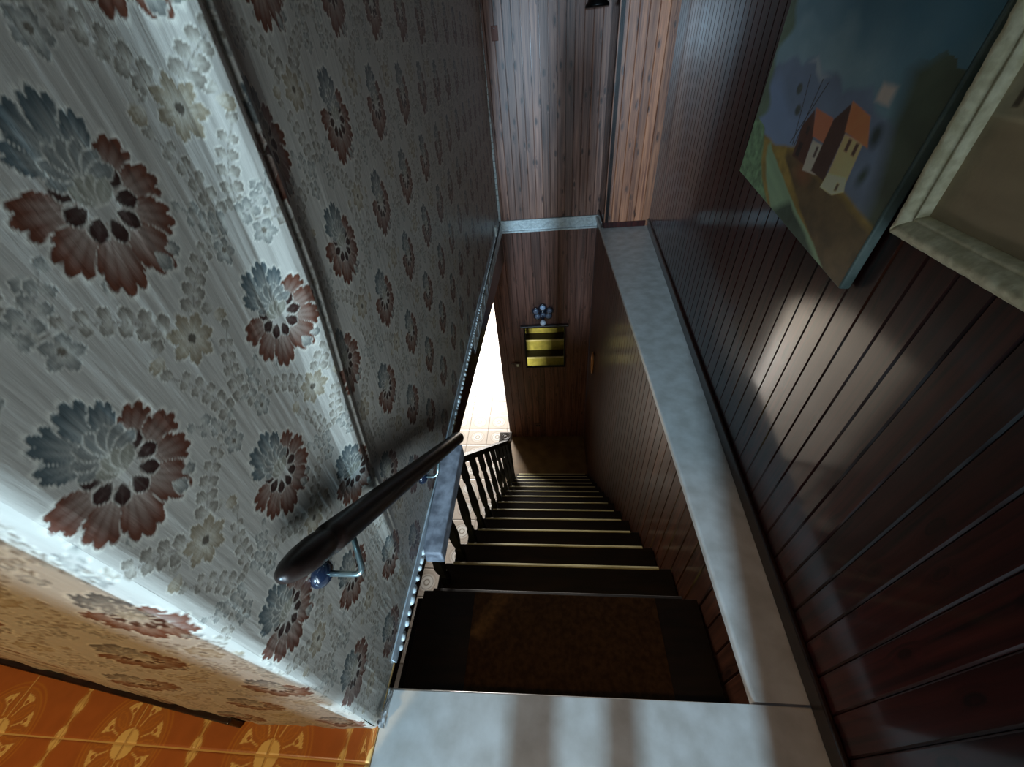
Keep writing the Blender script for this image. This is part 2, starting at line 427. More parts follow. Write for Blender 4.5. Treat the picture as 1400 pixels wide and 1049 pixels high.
def blister(u, z):
    """damp blister: a swollen ridge, a sharp dip, a thin second ridge, a slope"""
    y = YC+u
    c = 0.50-0.045*np.clip((1.05-z)/0.9, 0, 1)+0.02*np.clip(z-1.05, 0, 1)+0.006*np.sin(z*7)   # line of the first ridge
    t = y-c-0.0
    amp = np.clip((z-0.30)/0.75, 0, 1)**0.8*0.9+0.12*np.clip((z-0.1)/0.2, 0, 1)
    wv = 0.55+0.45*amp
    a = np.interp(t/wv, [-0.12, -0.075, -0.05, -0.03, -0.012, 0.0, 0.010, 0.030, 0.036, 0.041, 0.046, 0.060, 0.080, 0.12, 0.20],
                        [0, 0.002, 0.006, 0.015, 0.026, 0.030, 0.0275, 0.0165, 0.0160, 0.0195, 0.0185, 0.0105, 0.001, -0.005, 0])
    return a*amp
def make_paper(name, us, zs, wrinkle):
    U, Z = np.meshgrid(us, zs, indexing='ij')
    X, Y = wall_xy(U, Z)
    h = 0.0045*(fbm(U*5+9, Z*2.5+3, 5, 3)-0.5)*np.clip(np.abs(U)/0.1, 0, 1)
    if wrinkle:
        h = h+blister(U, Z)
        h = h+0.0006*(vnoise(U*140, Z*14, 8)-0.5)
        X = X+h
    else:
        k = np.clip((0.16-Z)/0.12, 0, 1)
        h = h+0.010*k*(fbm(U*22, Z*12, 4, 3)-0.4)
        Y = Y-h
    c = wallpaper(U, Z+0.0)
    me = grid_mesh(name, np.stack([X, Y, Z], -1), c)
    return me
PAPER = printed('embossed_wallpaper', rough=0.42, bump=0.15, spec=0.5, fine=0.2, fine_scale=(130, 130, 9))
us = np.concatenate([np.arange(0, 0.62, 0.0017), np.arange(0.62, 1.0, 0.003), np.arange(1.0, 1.6, 0.006), np.arange(1.6, 3.935, 0.014), [3.94]])
zs = np.concatenate([np.arange(0.0, 1.62, 0.0021), np.linspace(1.62, 2.5, 16)])
wl = link('wall_left', make_paper('wall_left', us, zs, True), PAPER); tag(wl, kind='structure')
us2 = -np.concatenate([np.arange(0, 0.9, 0.005), np.arange(0.9, 2.31, 0.01)])[::-1]
zs2 = np.concatenate([np.arange(0.0, 1.2, 0.005), np.linspace(1.2, 2.5, 20)])
wr = link('wall_end', make_paper('wall_end', us2, zs2, False), PAPER); tag(wr, kind='structure')
# torn flap of paper at the foot of the corner
fu, fv = np.meshgrid(np.linspace(0, 1, 14), np.linspace(0, 1, 14), indexing='ij')
crk = fbm(fu*6, fv*6, 21, 3)
Pf = np.stack([XC+0.006+0.016*crk+0.004*fv, YC+0.002+fu*0.085*(1-0.45*fv), 0.002+fv*0.062*(1-0.5*fu)], -1)
fl = link('torn_paper', grid_mesh('torn_paper', Pf, None, False), speckle('torn_paper', srgb(150, 150, 148), srgb(226, 228, 228), 60, 0.25, bump=0.6), wl)

# ------------------------------------------------------------------ boarded walls
def board_mesh(name, wd, ht, th=0.012, ch=0.0035):
    """board standing along z, face towards -y, origin at the middle of its foot"""
    g = 0.0006
    a = wd/2-g
    prof = [(-a, 0), (-a, -th+ch), (-a+ch, -th), (a-ch, -th), (a, -th+ch), (a, 0)]
    bm = bmesh.new()
    lo = [bm.verts.new((x, y, 0)) for x, y in prof]; hi = [bm.verts.new((x, y, ht)) for x, y in prof]
    n = len(prof)
    for k in range(n): bm.faces.new((lo[k], lo[(k+1) % n], hi[(k+1) % n], hi[k]))
    bm.faces.new(lo[::-1]); bm.faces.new(hi)
    return bm_mesh(bm, name)
def boarded(name, p0, p1, z0, z1, pitch, m, back=0.03, joints=None):
    """wall whose boarded face runs from p0 to p1 (seen from its front, left to right)"""
    p0 = Vector((*p0, 0)); p1 = Vector((*p1, 0))
    d = p1-p0; L = d.length; d.normalize()
    ang = math.atan2(d.y, d.x)
    nrm = Vector((d.y, -d.x, 0))                 # front direction (local -y)
    bm = bmesh.new()
    q = [p0-nrm*0.012, p1-nrm*0.012, p1-nrm*(0.012+back), p0-nrm*(0.012+back)]
    add_hexa(bm, [(v.x, v.y, z0) for v in q]+[(v.x, v.y, z1) for v in q])
    wall = obj(name, bm, DARKWOOD); tag(wall, kind='structure')
    n = max(1, round(L/pitch)); pw = L/n
    me = board_mesh('board', pw, z1-z0); me.materials.append(m)
    for k in range(n):
        o = bpy.data.objects.new('board', me); COL.objects.link(o); o.parent = wall
        c = p0+d*(pw*(k+.5))-nrm*0.012
        o.location = (c.x, c.y, z0); o.rotation_euler = (0, 0, ang)
    return wall
XR = lambda y: 0.650+0.083*(y-0.22)             # the right wall is a little askew
Y_COL, Y_FAR, Y_END = 3.66, 4.05, 4.02
ZF = -3.39
boarded('wall_right', (XR(Y_COL+0.02), Y_COL+0.02), (XR(-0.55), -0.55), 0.0, 2.5, 0.075, MAHOG)
boarded('wall_far', (-0.52, Y_FAR), (0.54, Y_FAR), 0.0, 2.5, 0.0685, PINE_RED)
boarded('wall_pier', (0.527, Y_COL), (0.94, Y_COL), 0.0, 2.5, 0.074, PINE)
boarded('wall_pier_side', (0.527, Y_FAR), (0.527, Y_COL), 0.0, 2.5, 0.078, MAHOG)
boarded('wall_lower_right', (0.512, Y_END), (0.512, 0.22), ZF, -0.035, 0.075, BROWN)
boarded('wall_lower_far', (-0.66, Y_END), (0.512, Y_END), ZF, -0.10, 0.10, ENDWOOD, back=0.10)

# ------------------------------------------------------------------ floors, slabs, ceiling, unseen hall
box('floor_slab', -6.2, -0.475, -4.4, 9.6, -0.045, -0.012, DIM)['kind'] = 'structure'
box('ceiling', -3.4, 1.05, -4.5, 4.3, 2.5, 2.56, PLASTER)['kind'] = 'structure'
bm = bmesh.new()
for x0, x1, z0, z1 in ((-3.4, -0.50, 0, 2.5), (-0.05, 0.7, 0, 2.5), (-0.50, -0.05, 0, 1.0), (-0.50, -0.05, 1.85, 2.5)):
    add_box(bm, x0, x1, -4.4, -4.2, z0, z1)
obj('wall_back', bm, DIM)['kind'] = 'structure'
bm = bmesh.new()
for x0, x1 in ((-0.50, -0.47), (-0.08, -0.05)): add_box(bm, x0, x1, -4.22, -4.16, 1.0, 1.85)
for z0, z1 in ((1.0, 1.03), (1.82, 1.85)): add_box(bm, -0.5, -0.05, -4.22, -4.16, z0, z1)
obj('window_1', bm, DARKWOOD)['kind'] = 'structure'
box('wall_hall_right', 0.64, 0.72, -4.4, -0.56, 0, 2.5, DIM)['kind'] = 'structure'
box('wall_hall_left', -3.4, -3.3, -4.4, 0.3, 0, 2.5, DIM)['kind'] = 'structure'
box('hall_light_blocker', -0.53, -0.478, -4.2, -0.035, 0, 2.5, DIM)['kind'] = 'structure'  # added unseen screen blocking the room lamp and window light
box('corner_light_blocker', -0.478, -0.428, -0.12, -0.035, 0.40, 2.5, DARKWOOD)['kind'] = 'structure'  # added unseen strip narrowing the window light on the wall corner
box('floor_hall', -3.4, 0.72, -4.4, 0.12, -0.05, -0.011, DIM)['kind'] = 'structure'
# unseen shadow blockers: right jamb; posts and panel stand in for a person
bm = bmesh.new()
add_box(bm, 0.285, 0.64, -1.04, -1.0, 0, 0.98)
add_box(bm, 0.265, 0.64, -1.04, -1.0, 0.98, 2.5)
add_box(bm, -0.168, -0.078, -1.04, -1.0, 0, 0.78)
add_box(bm, 0.009, 0.070, -1.04, -1.0, 0, 0.78)
add_box(bm, -0.158, 0.020, -1.04, -1.0, 0.78, 1.56)
add_box(bm, -0.9, 0.64, -1.04, -1.0, 2.1, 2.5)
obj('shadow_blocker', bm, DARKWOOD)['kind'] = 'structure'

# landing and ledge of marble
def slab_mesh(pts, z1, th, bev=0.008, left_only=False):
    bm = bmesh.new()
    n = len(pts)
    lo = [bm.verts.new((x, y, z1-th)) for x, y in pts]; hi = [bm.verts.new((x, y, z1)) for x, y in pts]
    for k in range(n): bm.faces.new((lo[k], lo[(k+1) % n], hi[(k+1) % n], hi[k]))
    bm.faces.new(lo[::-1]); bm.faces.new(hi)
    if bev:
        es = [e for e in bm.edges if all(q in hi or q in lo for q in e.verts) and abs(e.verts[0].co.z-e.verts[1].co.z) < 1e-6 and (not left_only or max(q.co.x for q in e.verts) < 0.52)]
        bmesh.ops.bevel(bm, geom=es, offset=bev, segments=3, affect='EDGES', profile=0.5)
    return bm
land = obj('floor_landing', slab_mesh([(-0.468, -1.2), (0.70, -1.2), (XR(0.0), 0.0), (XR(0.216), 0.216), (0.50, 0.214), (-0.468, 0.204)], 0, 0.04, 0.006), MARBLE)
tag(land, kind='structure')
ledge = empty('trim_ledge'); ledge.name = 'trim_1'; tag(ledge, kind='structure')
ys = [0.219, 1.615, Y_FAR]
for k in range(2):
    a, b = ys[k]+0.0006, ys[k+1]-0.0006
    xl = lambda y: 0.500+0.006*math.sin(y)
    pts = [(xl(a), a), (XR(a)+0.01 if a < 3.5 else 0.54, a)]
    if k < 1: pts += [(XR(b)+0.01, b), (xl(b), b)]
    else: pts += [(XR(Y_COL)+0.01, Y_COL+0.02), (0.532, Y_COL+0.02), (0.532, b), (xl(b), b)]
    s = obj('slab', slab_mesh(pts, 0, 0.036, 0.009, True), MARBLE, ledge)
# skirting above the ledge, along the right wall and round the pier
def strip(name, p0, p1, z0, z1, th, m, parent=None, bev=0.004):
    p0 = Vector((*p0, 0)); p1 = Vector((*p1, 0)); d = (p1-p0).normalized(); nrm = Vector((d.y, -d.x, 0))*th
    bm = bmesh.new()
    q = [p0+nrm, p1+nrm, p1, p0]
    v = add_hexa(bm, [(c.x, c.y, z0) for c in q]+[(c.x, c.y, z1) for c in q])
    if bev: bmesh.ops.bevel(bm, geom=list({e for x in v for e in x.link_edges}), offset=bev, segments=2, affect='EDGES', profile=0.5)
    return obj(name, bm, m, parent)
for nme, a, b, h, m in (('baseboard_right', (XR(Y_COL), Y_COL), (XR(-0.5), -0.5), 0.062, DARKWOOD),
                        ('baseboard_pier', (0.527, Y_COL), (0.905, Y_COL), 0.05, MAHOG),
                        ('baseboard_pier_side', (0.527, Y_FAR), (0.527, Y_COL), 0.05, DARKWOOD)):
    strip(nme, a, b, 0.0005, h, 0.014, m)['kind'] = 'structure'
strip('baseboard_end', (-2.6, YC-0.004+1.74*0.118), (-0.845, YC-0.002), 0.0, 0.062, 0.016, DARKWOOD)['kind'] = 'structure'

# ------------------------------------------------------------------ trims on the stair side of the left wall
zb = lambda y: -0.143-0.092*(y-1.13)
yy = np.linspace(0.205, Y_END, 60)
bm = bmesh.new()
r0 = []
for y in yy: r0.append([bm.verts.new(p) for p in ((-0.500, y, 0.0), (-0.474, y, 0.0), (-0.474, y, zb(y)), (-0.500, y, zb(y)))])
for a, b in zip(r0, r0[1:]):
    for k in range(4): bm.faces.new((a[k], a[(k+1) % 4], b[(k+1) % 4], b[k]))
bm.faces.new(r0[0]); bm.faces.new(r0[-1][::-1])
fascia = obj('trim_2', bm, DARKWOOD); tag(fascia, kind='structure')
def scroll_strip(n_u, n_v, L, H, seed):
    """embossed leaf scroll, height field"""
    u, v = np.meshgrid(np.linspace(0, L, n_u), np.linspace(0, H, n_v), indexing='ij')
    vv = v/H; ph = u/(H*0.9)*math.pi
    c = 0.5+0.26*np.sin(ph)
    h = np.exp(-((vv-c)/0.09)**2)
    for k, (s, o) in enumerate(((1, 0.6), (-1, 2.2), (1, 3.9), (-1, 5.4))):
        h = np.maximum(h, 0.8*np.exp(-((vv-(0.5+s*0.22))/0.11)**2)*np.clip(np.sin(ph+o), 0, 1)**2*(0.6+0.4*np.sin(ph*9)))
    edge = np.clip(np.minimum(vv, 1-vv)*14, 0, 1)
    h = h*edge+(vv < 0.05)*0.6+(vv > 0.95)*0.6
    return u, v, h*0.006+0.0015*fbm(u*60, v*60, seed, 3)
u, v, h = scroll_strip(420, 26, 1.03, 0.092, 2)
me = grid_mesh('trim_3', np.stack([-0.515+u, Y_FAR-0.024-h, -0.10+v], -1))
t3 = link('trim_3', me, GYPSUM); tag(t3, kind='structure')
box('moulding_backing', -0.518, 0.515, Y_FAR-0.0235, Y_FAR-0.001, -0.10, -0.008, GYPSUM, t3)
box('moulding_lip', -0.518, 0.515, Y_FAR-0.045, Y_FAR-0.028, -0.118, -0.101, GYPSUM, t3, 0.004)
box('moulding_lip', -0.518, 0.515, Y_FAR-0.034, Y_FAR-0.012, -0.008, 0.004, GYPSUM, t3, 0.003)
u, v, h = scroll_strip(900, 20, 2.1, 0.10, 5)
yq = Y_END-0.02-u
me = grid_mesh('trim_4', np.stack([-0.474+h+0.001, yq, -0.015-0.10+v-0.0*u], -1)[::-1])
t4 = link('trim_4', me, GYPSUM); tag(t4, kind='structure')
# flat lath with a scalloped lower edge under the paper
bm = bmesh.new(); r0 = []
for y in np.linspace(0.26, Y_END, 50):
    x = XC+float(np.interp(y, [0.1, 1.0, 4.05], [0, 0, -0.03]))
    r0.append([bm.verts.new(p) for p in ((x-0.02, y, 0.035), (x+0.006, y, 0.035), (x+0.010, y, 0.002), (x-0.02, y, 0.002))])
for a, b in zip(r0, r0[1:]):
    for k in range(4): bm.faces.new((a[k], a[(k+1) % 4], b[(k+1) % 4], b[k]))
bm.faces.new(r0[0]); bm.faces.new(r0[-1][::-1])
LATH = speckle('lath_paint', srgb(160, 168, 174), srgb(196, 202, 206), 20, 0.35)
t5 = obj('trim_5', bm, LATH); tag(t5, kind='structure')
bm = bmesh.new()
y = 0.30
while y < Y_END-0.03:
    sc = random.uniform(0.8, 1.2)
    x = XC+float(np.interp(y, [0.1, 1.0, 4.05], [0, 0, -0.03]))
    bmesh.ops.create_icosphere(bm, subdivisions=1, radius=1, matrix=Matrix.Translation((x+0.011, y, 0.000)) @ Matrix.Diagonal((0.008*sc, 0.019*random.uniform(.6, 1.3), 0.010*random.uniform(.6, 1.3), 1)))
    y += random.uniform(0.024, 0.040)
bd = obj('scalloped_beading', bm, GYPSUM, t5, True); bd['kind'] = 'stuff'
# pale bead in the far left corner
bm = bmesh.new()
for k in range(50): add_box(bm, -0.492, -0.470, Y_FAR-0.030, Y_FAR-0.012, 0.006+k*0.05, 0.006+k*0.05+0.047, 0.003)
t6 = obj('trim_6', bm, GYPSUM); tag(t6, kind='structure')

# ------------------------------------------------------------------ upper tiled floor (terracotta tiles, four quarters make a rosette)
TS = 0.205
def tile_print(n, flipx, flipy):
    u, v = np.meshgrid(np.linspace(0, 1, n), np.linspace(0, 1, n), indexing='ij')
    uu = (1-u if flipx else u)*TS; vv = (1-v if flipy else v)*TS      # rosette centre at (0,0)
    r = np.hypot(uu, vv); th = np.degrees(np.arctan2(vv, uu))
    base = A(170, 94, 46)[None, None]*(0.9+0.25*fbm(u*7, v*7, 11, 4))[..., None]
    cream = A(232, 190, 120); ochre = A(190, 120, 50)
    def put(c, k):
        nonlocal base
        base = base+(c-base)*np.clip(k, 0, 1)[..., None]
    lin = lambda d, w: np.clip(1.4-np.abs(d)/w, 0, 1)
    put(A(172, 104, 52), (r < 0.100)*0.8)
    put(ochre, lin(r-0.112, 0.0022)*0.9); put(ochre, lin(r-0.101, 0.0022)); put(ochre, lin(r-0.093, 0.0012)*0.7)
    put(ochre, lin(r-0.036, 0.0016))
    put(cream, (r < 0.030)*1.0)
    put(ochre*0.6, lin(uu, 0.0015)*(r < 0.028))
    for a in (22.5, 67.5):
        da = np.radians(th-a)*r
        put(cream, np.clip((0.020*np.clip((r-0.058)/0.03, 0, 1)-np.abs(da))/0.002, 0, 1)*(r < 0.088)*(np.hypot(da, r-0.073) > 0.0055))
        put(cream, lin(da, 0.0015)*(r > 0.036)*(r < 0.06))
        put(ochre, lin(np.hypot(da, r-0.062)-0.022, 0.0013)*0.6*(r < 0.09))
    for a in (0, 45, 90):
        da = np.radians(th-a)*r
        put(ochre*1.1, lin(np.abs(da)-0.010*np.sin(np.clip((r-0.036)/0.055, 0, 1)*np.pi), 0.0014)*(r > 0.036)*(r < 0.09)*0.8)
    for e, o in ((TS-uu, vv), (TS-vv, uu)):       # half bands along the outer edges
        wv = 0.010+0.005*np.cos(o/TS*2*np.pi*3)
        put(cream*0.92, np.clip((wv-e)/0.002, 0, 1)*0.75)
        put(ochre*0.8, lin(e-wv*0.55, 0.0016))
        put(cream, np.clip((0.011-np.hypot(e, (o % 0.05)-0.012))/0.002, 0, 1))
        put(ochre*0.9, lin(e-wv-0.004, 0.0014)*0.7)
    return base
TILEMAT = printed('terracotta_glaze', rough=0.35, spec=0.45)
def tile_mesh(name, n, print_fn, size, th):
    g = 0.0012
    lin = np.linspace(g, size-g, n)
    X, Y = np.meshgrid(lin, lin, indexing='ij')
    b = np.minimum.reduce([X-g, Y-g, size-g-X, size-g-Y])
    Z = np.where(b < 1e-6, -0.0022, 0.0)
    me = grid_mesh(name, np.stack([X, Y, Z], -1), print_fn)
    return me
tiles = {(i, k): tile_mesh('tile', 70, tile_print(70, i, k), TS, 0.01) for i in (0, 1) for k in (0, 1)}
for me in tiles.values(): me.materials.append(TILEMAT)
upf = bpy.data.objects.get('floor_slab')
GROUT = mat('grout', srgb(206, 160, 96), 0.9)
gf = box('floor_tiled', -2.80, -0.4695, -0.98, 0.262, -0.0105, -0.0018, GROUT); tag(gf, kind='structure')
X0, Y0 = -1.155, 0.052
for i in range(-8, 4):
    for k in range(-5, 1):
        x = X0+i*TS; y = Y0+k*TS
        if x < -2.8: continue
        w = min(TS, -0.470-x)
        if w < 0.02: continue
        # even columns start at a rosette centre
        me = tiles[(i % 2, k % 2)]
        o = bpy.data.objects.new('tile', me); COL.objects.link(o); o.parent = gf
        o.location = (x, y, 0)
        if w < TS: o.scale.x = w/TS

# ------------------------------------------------------------------ lower floor: pale tiles with white discs
def low_print(n):
    u, v = np.meshgrid(np.linspace(-0.5, 0.5, n), np.linspace(-0.5, 0.5, n), indexing='ij')
    r = np.hypot(u, v)
    b = A(202, 192, 180)[None, None]*(0.92+0.16*fbm(u*9+5, v*9+5, 31, 3))[..., None]
    def put(c, k):
        nonlocal b
        b = b+(c-b)*np.clip(k, 0, 1)[..., None]
    put(A(232, 230, 224), (0.30-r)*30); put(A(160, 150, 138), (0.022-np.abs(r-0.24))*60); put(A(150, 140, 126), (0.03-np.abs(r-0.1))*50)
    put(A(160, 148, 134), (0.014-np.abs(r-0.345))*80)
    d = np.minimum(0.5-np.abs(u), 0.5-np.abs(v)); put(A(196, 188, 176), (0.06-np.hypot(0.5-np.abs(u), 0.5-np.abs(v)))*30)
    put(A(120, 108, 94), (0.012-d)*80)
    return b
LT = 0.325
lowm = tile_mesh('tile', 48, low_print(48), LT, 0.01); lowm.materials.append(printed('pale_floor_glaze', rough=0.3))
lf = box('floor_lower', -6.2, 0.62, -1.0, 9.6, ZF-0.06, ZF-0.0025, speckle('grey_floor', srgb(160, 150, 138), srgb(186, 178, 166), 6, 0.5)); tag(lf, kind='structure')
for i in range(6):
    for k in range(24):
        x = -1.04-LT/2-0.165+LT*(2-i)-0.0; y = 0.93+k*LT
        if x > -0.70: continue
        o = bpy.data.objects.new('tile', lowm); COL.objects.link(o); o.parent = lf; o.location = (x, y, ZF)
box('floor_stairfoot', -0.71, 0.512, 3.16, Y_END, ZF-0.0024, ZF+0.004, speckle('worn_brown_lino', srgb(96, 74, 44), srgb(122, 96, 60), 6, 0.45))['kind'] = 'structure'
box('wall_room_far', -6.2, 0.6, 9.5, 9.6, ZF, -0.045, DIM)['kind'] = 'structure'
box('wall_room_left', -6.2, -6.1, -1.0, 9.5, ZF, -0.045, DIM)['kind'] = 'structure'
box('wall_room_near', -6.1, 0.6, -1.0, -0.9, ZF, -0.045, DIM)['kind'] = 'structure'
box('wall_room_side', -0.60, -0.52, Y_END+0.13, 9.5, ZF, -0.045, DIM)['kind'] = 'structure'
box('room_reflection_blocker', -1.86, -1.75, -0.9, 3.55, ZF, -0.046, DARKWOOD)['kind'] = 'structure'  # added dark screen cutting the bright floor's reflection in the right boards
box('wall_landing_front', -0.475, 0.512, 0.15, 0.198, -3.3, -0.04, BLACKWOOD)['kind'] = 'structure'

# ------------------------------------------------------------------ staircase
RISE, GO, N = 0.226, 0.20, 15
st = empty('staircase', (0, 0.2, ZF))
tag(st, 'steep shaded straight staircase with lit nosing edges descending between panelled walls', 'staircase')
inv = Matrix.Translation((0, -0.2, -ZF))
def part(name, bm, m, parent, off=(0, 0.2, ZF), smooth=False):
    o = obj(name, bm, m, None, smooth)
    o.parent = parent; o.location = (-off[0], -off[1], -off[2])
    return o
XA, XB = -0.500, 0.508
for n in range(1, N):
    yn = 0.35+GO*n; z = -RISE*n
    yb = 0.20 if n == 1 else yn-GO-0.022
    bm = bmesh.new(); add_box(bm, XA, XB, yb, yn-0.012, z-0.030, z, 0.002)
    part('tread', bm, TREAD, st)
    bm = bmesh.new()
    pr = [(-0.012, -0.030), (-0.012, 0.0), (-0.006, 0.0), (0.002, -0.003), (0.006, -0.010), (0.006, -0.020), (0.002, -0.028)]
    lo = [bm.verts.new((XA+0.035, yn+a-0.006, z+b+0.0006)) for a, b in pr]; hi = [bm.verts.new((XB-0.05, yn+a-0.006, z+b+0.0006)) for a, b in pr]
    k_ = len(pr)
    for k in range(k_): bm.faces.new((lo[k], lo[(k+1) % k_], hi[(k+1) % k_], hi[k]))
    bm.faces.new(lo[::-1]); bm.faces.new(hi)
    part('nosing', bm, NOSING if n > 1 else TREAD, st)  # no light painted on the first edge
    if n == 1:
        bm = bmesh.new(); add_box(bm, -0.30, 0.36, 0.204, yn-0.014, z+0.0002, z+0.004, 0.001)
        part('runner_mat', bm, RUNNER, st)
for n in range(2, N+1):
    y = 0.35+GO*(n-1)-0.022; z1 = -RISE*(n-1)-0.030; z0 = -RISE*n if n < N else ZF
    bm = bmesh.new(); add_box(bm, XA, XB, y-0.016, y, z0, z1)
    part('riser', bm, RISER, st)
# cut string on the open side
bm = bmesh.new()
for n in range(1, N):
    y0 = 0.20 if n == 1 else 0.35+GO*(n-1)-0.02
    y1 = 0.35+GO*n-0.03; zt = -RISE*n-0.032
    add_hexa(bm, [(XA-0.028, y0, max(ZF, zt-0.36)), (XA-0.004, y0, max(ZF, zt-0.36)), (XA-0.004, y1, max(ZF, zt-0.36-RISE)), (XA-0.028, y1, max(ZF, zt-0.36-RISE)),
                  (XA-0.028, y0, zt), (XA-0.004, y0, zt), (XA-0.004, y1, zt), (XA-0.028, y1, zt)])
part('stringer', bm, BLACKWOOD, st)

# ------------------------------------------------------------------ balustrade
XBAL = -0.500
zr = lambda y: -0.380-1.11*(y-1.307)
bl = empty('balustrade', (XBAL, 1.3, -1.1))
tag(bl, 'black wooden balustrade with square newel along the open left side of the stairs', 'balustrade')
offb = (XBAL, 1.3, -1.1)
YN, XN = 2.95, -0.545
bm = bmesh.new()
for (ya, yb_) in ((1.10, YN),):
    za, zb_ = zr(ya), zr(yb_); xb = XN+0.012
    add_hexa(bm, [(XBAL-0.032, ya, za-0.055), (XBAL+0.026, ya, za-0.055), (xb+0.026, yb_, zb_-0.055), (xb-0.032, yb_, zb_-0.055),
                  (XBAL-0.032, ya, za), (XBAL+0.026, ya, za), (xb+0.026, yb_, zb_), (xb-0.032, yb_, zb_)])
part('sloping_rail', bm, BLACKWOOD, bl, offb)
cap_bm = bmesh.new()
def capz(y): return 0.012+0.10*(y-0.6)/0.5
q = []
for dz in (-0.07, 0.0):
    q += [(-0.463, 0.575, capz(0.575)+dz), (-0.393, 0.575, capz(0.575)+dz), (-0.372, 1.00, capz(1.0)+dz), (-0.452, 0.98, capz(0.98)+dz)]
v = add_hexa(cap_bm, q)
bmesh.ops.bevel(cap_bm, geom=list({e for x in v for e in x.link_edges}), offset=0.006, segments=2, affect='EDGES', profile=0.5)
cp = part('rail_cap', cap_bm, CAPWOOD, bl, offb); cp['label'] = 'broad flat length at the top of the rail'
for n in range(2, 14):
    y = 0.35+GO*n-0.09; z0 = -RISE*n
    zt = zr(y)-0.05 if y > 1.15 else min(-0.08, zr(y))
    t = (y-1.1)/(YN-1.1); x = XBAL+0.0 if y < 1.1 else XBAL+(XN+0.012-XBAL)*t
    x0b = max(XA+0.02, -0.48) if y < 2.2 else XA+0.012
    bm = bmesh.new()
    hw = 0.019
    H = zt-z0
    prof = [(0.9, 0), (0.9, 0.20), (0.62, 0.23), (0.85, 0.30), (1.0, 0.42), (0.75, 0.62), (0.62, 0.74), (0.9, 0.77), (0.9, 1.0)]
    rings = []
    for s, t_ in prof:
        cx = x0b+(x-x0b)*t_ if y > 1.1 else x0b
        rings.append([bm.verts.new((cx+sx*hw*s, y+sy*hw*s, z0+H*t_)) for sx, sy in ((-1, -1), (1, -1), (1, 1), (-1, 1))])
    for a, b in zip(rings, rings[1:]):
        for k in range(4): bm.faces.new((a[k], a[(k+1) % 4], b[(k+1) % 4], b[k]))
    bm.faces.new(rings[0][::-1]); bm.faces.new(rings[-1])
    part('baluster', bm, BLACKWOOD, bl, offb)
bm = bmesh.new(); add_box(bm, XN-0.045, XN+0.045, YN-0.045, YN+0.045, ZF, zr(YN)+0.03, 0.006)
add_box(bm, XN-0.058, XN+0.07, YN-0.07, YN+0.06, ZF, ZF+0.16, 0.006)
nw = part('newel_post', bm, BLACKWOOD, bl, offb)
bm = bmesh.new(); ztop = zr(YN)+0.03
add_box(bm, XN-0.075, XN+0.075, YN-0.075, YN+0.075, ztop, ztop+0.035, 0.007)
add_lathe(bm, [(0.055, ztop+0.035), (0.052, ztop+0.040), (0.044, ztop+0.037), (0.036, ztop+0.040), (0.026, ztop+0.036), (0.012, ztop+0.040), (0.002, ztop+0.041)], 24, Matrix.Translation((XN, YN, 0)))
cpo = obj('newel_cap', bm, speckle('newel_cap_wood', srgb(64, 50, 40), srgb(92, 76, 62), 30, 0.5), None); cpo.parent = nw; cpo.location = (0, 0, 0)

# ------------------------------------------------------------------ handrail on the left wall
P0 = Vector((-0.362, 0.182, 0.806)); P1 = Vector((-0.400, 1.055, 0.068))
hr = empty('handrail', P0)
tag(hr, 'dark round wooden handrail with a rounded knob end on the wallpapered wall', 'handrail')
ax = (P1-P0); Lr = ax.length
bm = bmesh.new()
prof = [(0.0, 0.003), (0.006, 0.011), (0.02, 0.0175), (0.045, 0.0225), (0.075, 0.025), (0.098, 0.0245), (0.106, 0.0215), (0.112, 0.0215), (0.118, 0.0265), (0.135, 0.027), (Lr*0.6, 0.0265), (Lr-0.02, 0.026), (Lr, 0.022)]
add_tube(bm, [P0+ax*(d/Lr) for d, r in prof], [r for d, r in prof], 24)
def partw(name, bm, m, root, smooth=False):
    o = obj(name, bm, m, None, smooth); o.parent = root; o.location = tuple(-c for c in root.location); return o
partw('rail', bm, RAILWOOD, hr, True)
def wall_x(y, z):
    X, Y = wall_xy(np.array([y-YC]), np.array([z])); return float(X[0])
for (yb, zb_, d, yr) in ((0.258, 0.632, 0.085, 0.33), (0.748, 0.218, 0.058, 0.80)):
    xw = wall_x(yb, zb_)
    tt = (yr-P0.y)/ax.y; top = P0+ax*tt-Vector((0, 0.012, 0.018))
    e = Vector((xw+d, yb, zb_))
    pts = [(xw+0.006, yb, zb_), (xw+d-0.018, yb, zb_)]
    dirn = (top-e).normalized()
    for k in range(1, 5):
        a = k/5
        p = (Vector(pts[1])*(1-a)**2)+(e*2*a*(1-a))+((e+dirn*0.018)*a*a); pts.append(tuple(p))
    pts += [tuple(e+dirn*0.018), tuple(top)]
    bm = bmesh.new(); add_tube(bm, pts, 0.0052, 12)
    br = partw('bracket', bm, STEEL, hr, True)
    bm = bmesh.new()
    add_lathe(bm, [(0.024, -0.004), (0.026, 0.005), (0.023, 0.014), (0.014, 0.021), (0.003, 0.024)], 24,
              Matrix.Translation((xw, yb, zb_)) @ Matrix.Rotation(math.radians(90), 4, 'Y'))
    pl = obj('wall_plate', bm, NAVY, None, True); pl.parent = br
    bm = bmesh.new()
    tq = ax.normalized()
    for s in (-1, 1):
        add_tube(bm, [top+tq*(s*0.004)-Vector((0, 0, 0.002)), top+tq*(s*0.035)+Vector((0, 0, -0.003))], 0.006, 8)
    sd = obj('saddle', bm, STEEL, None, True); sd.parent = br

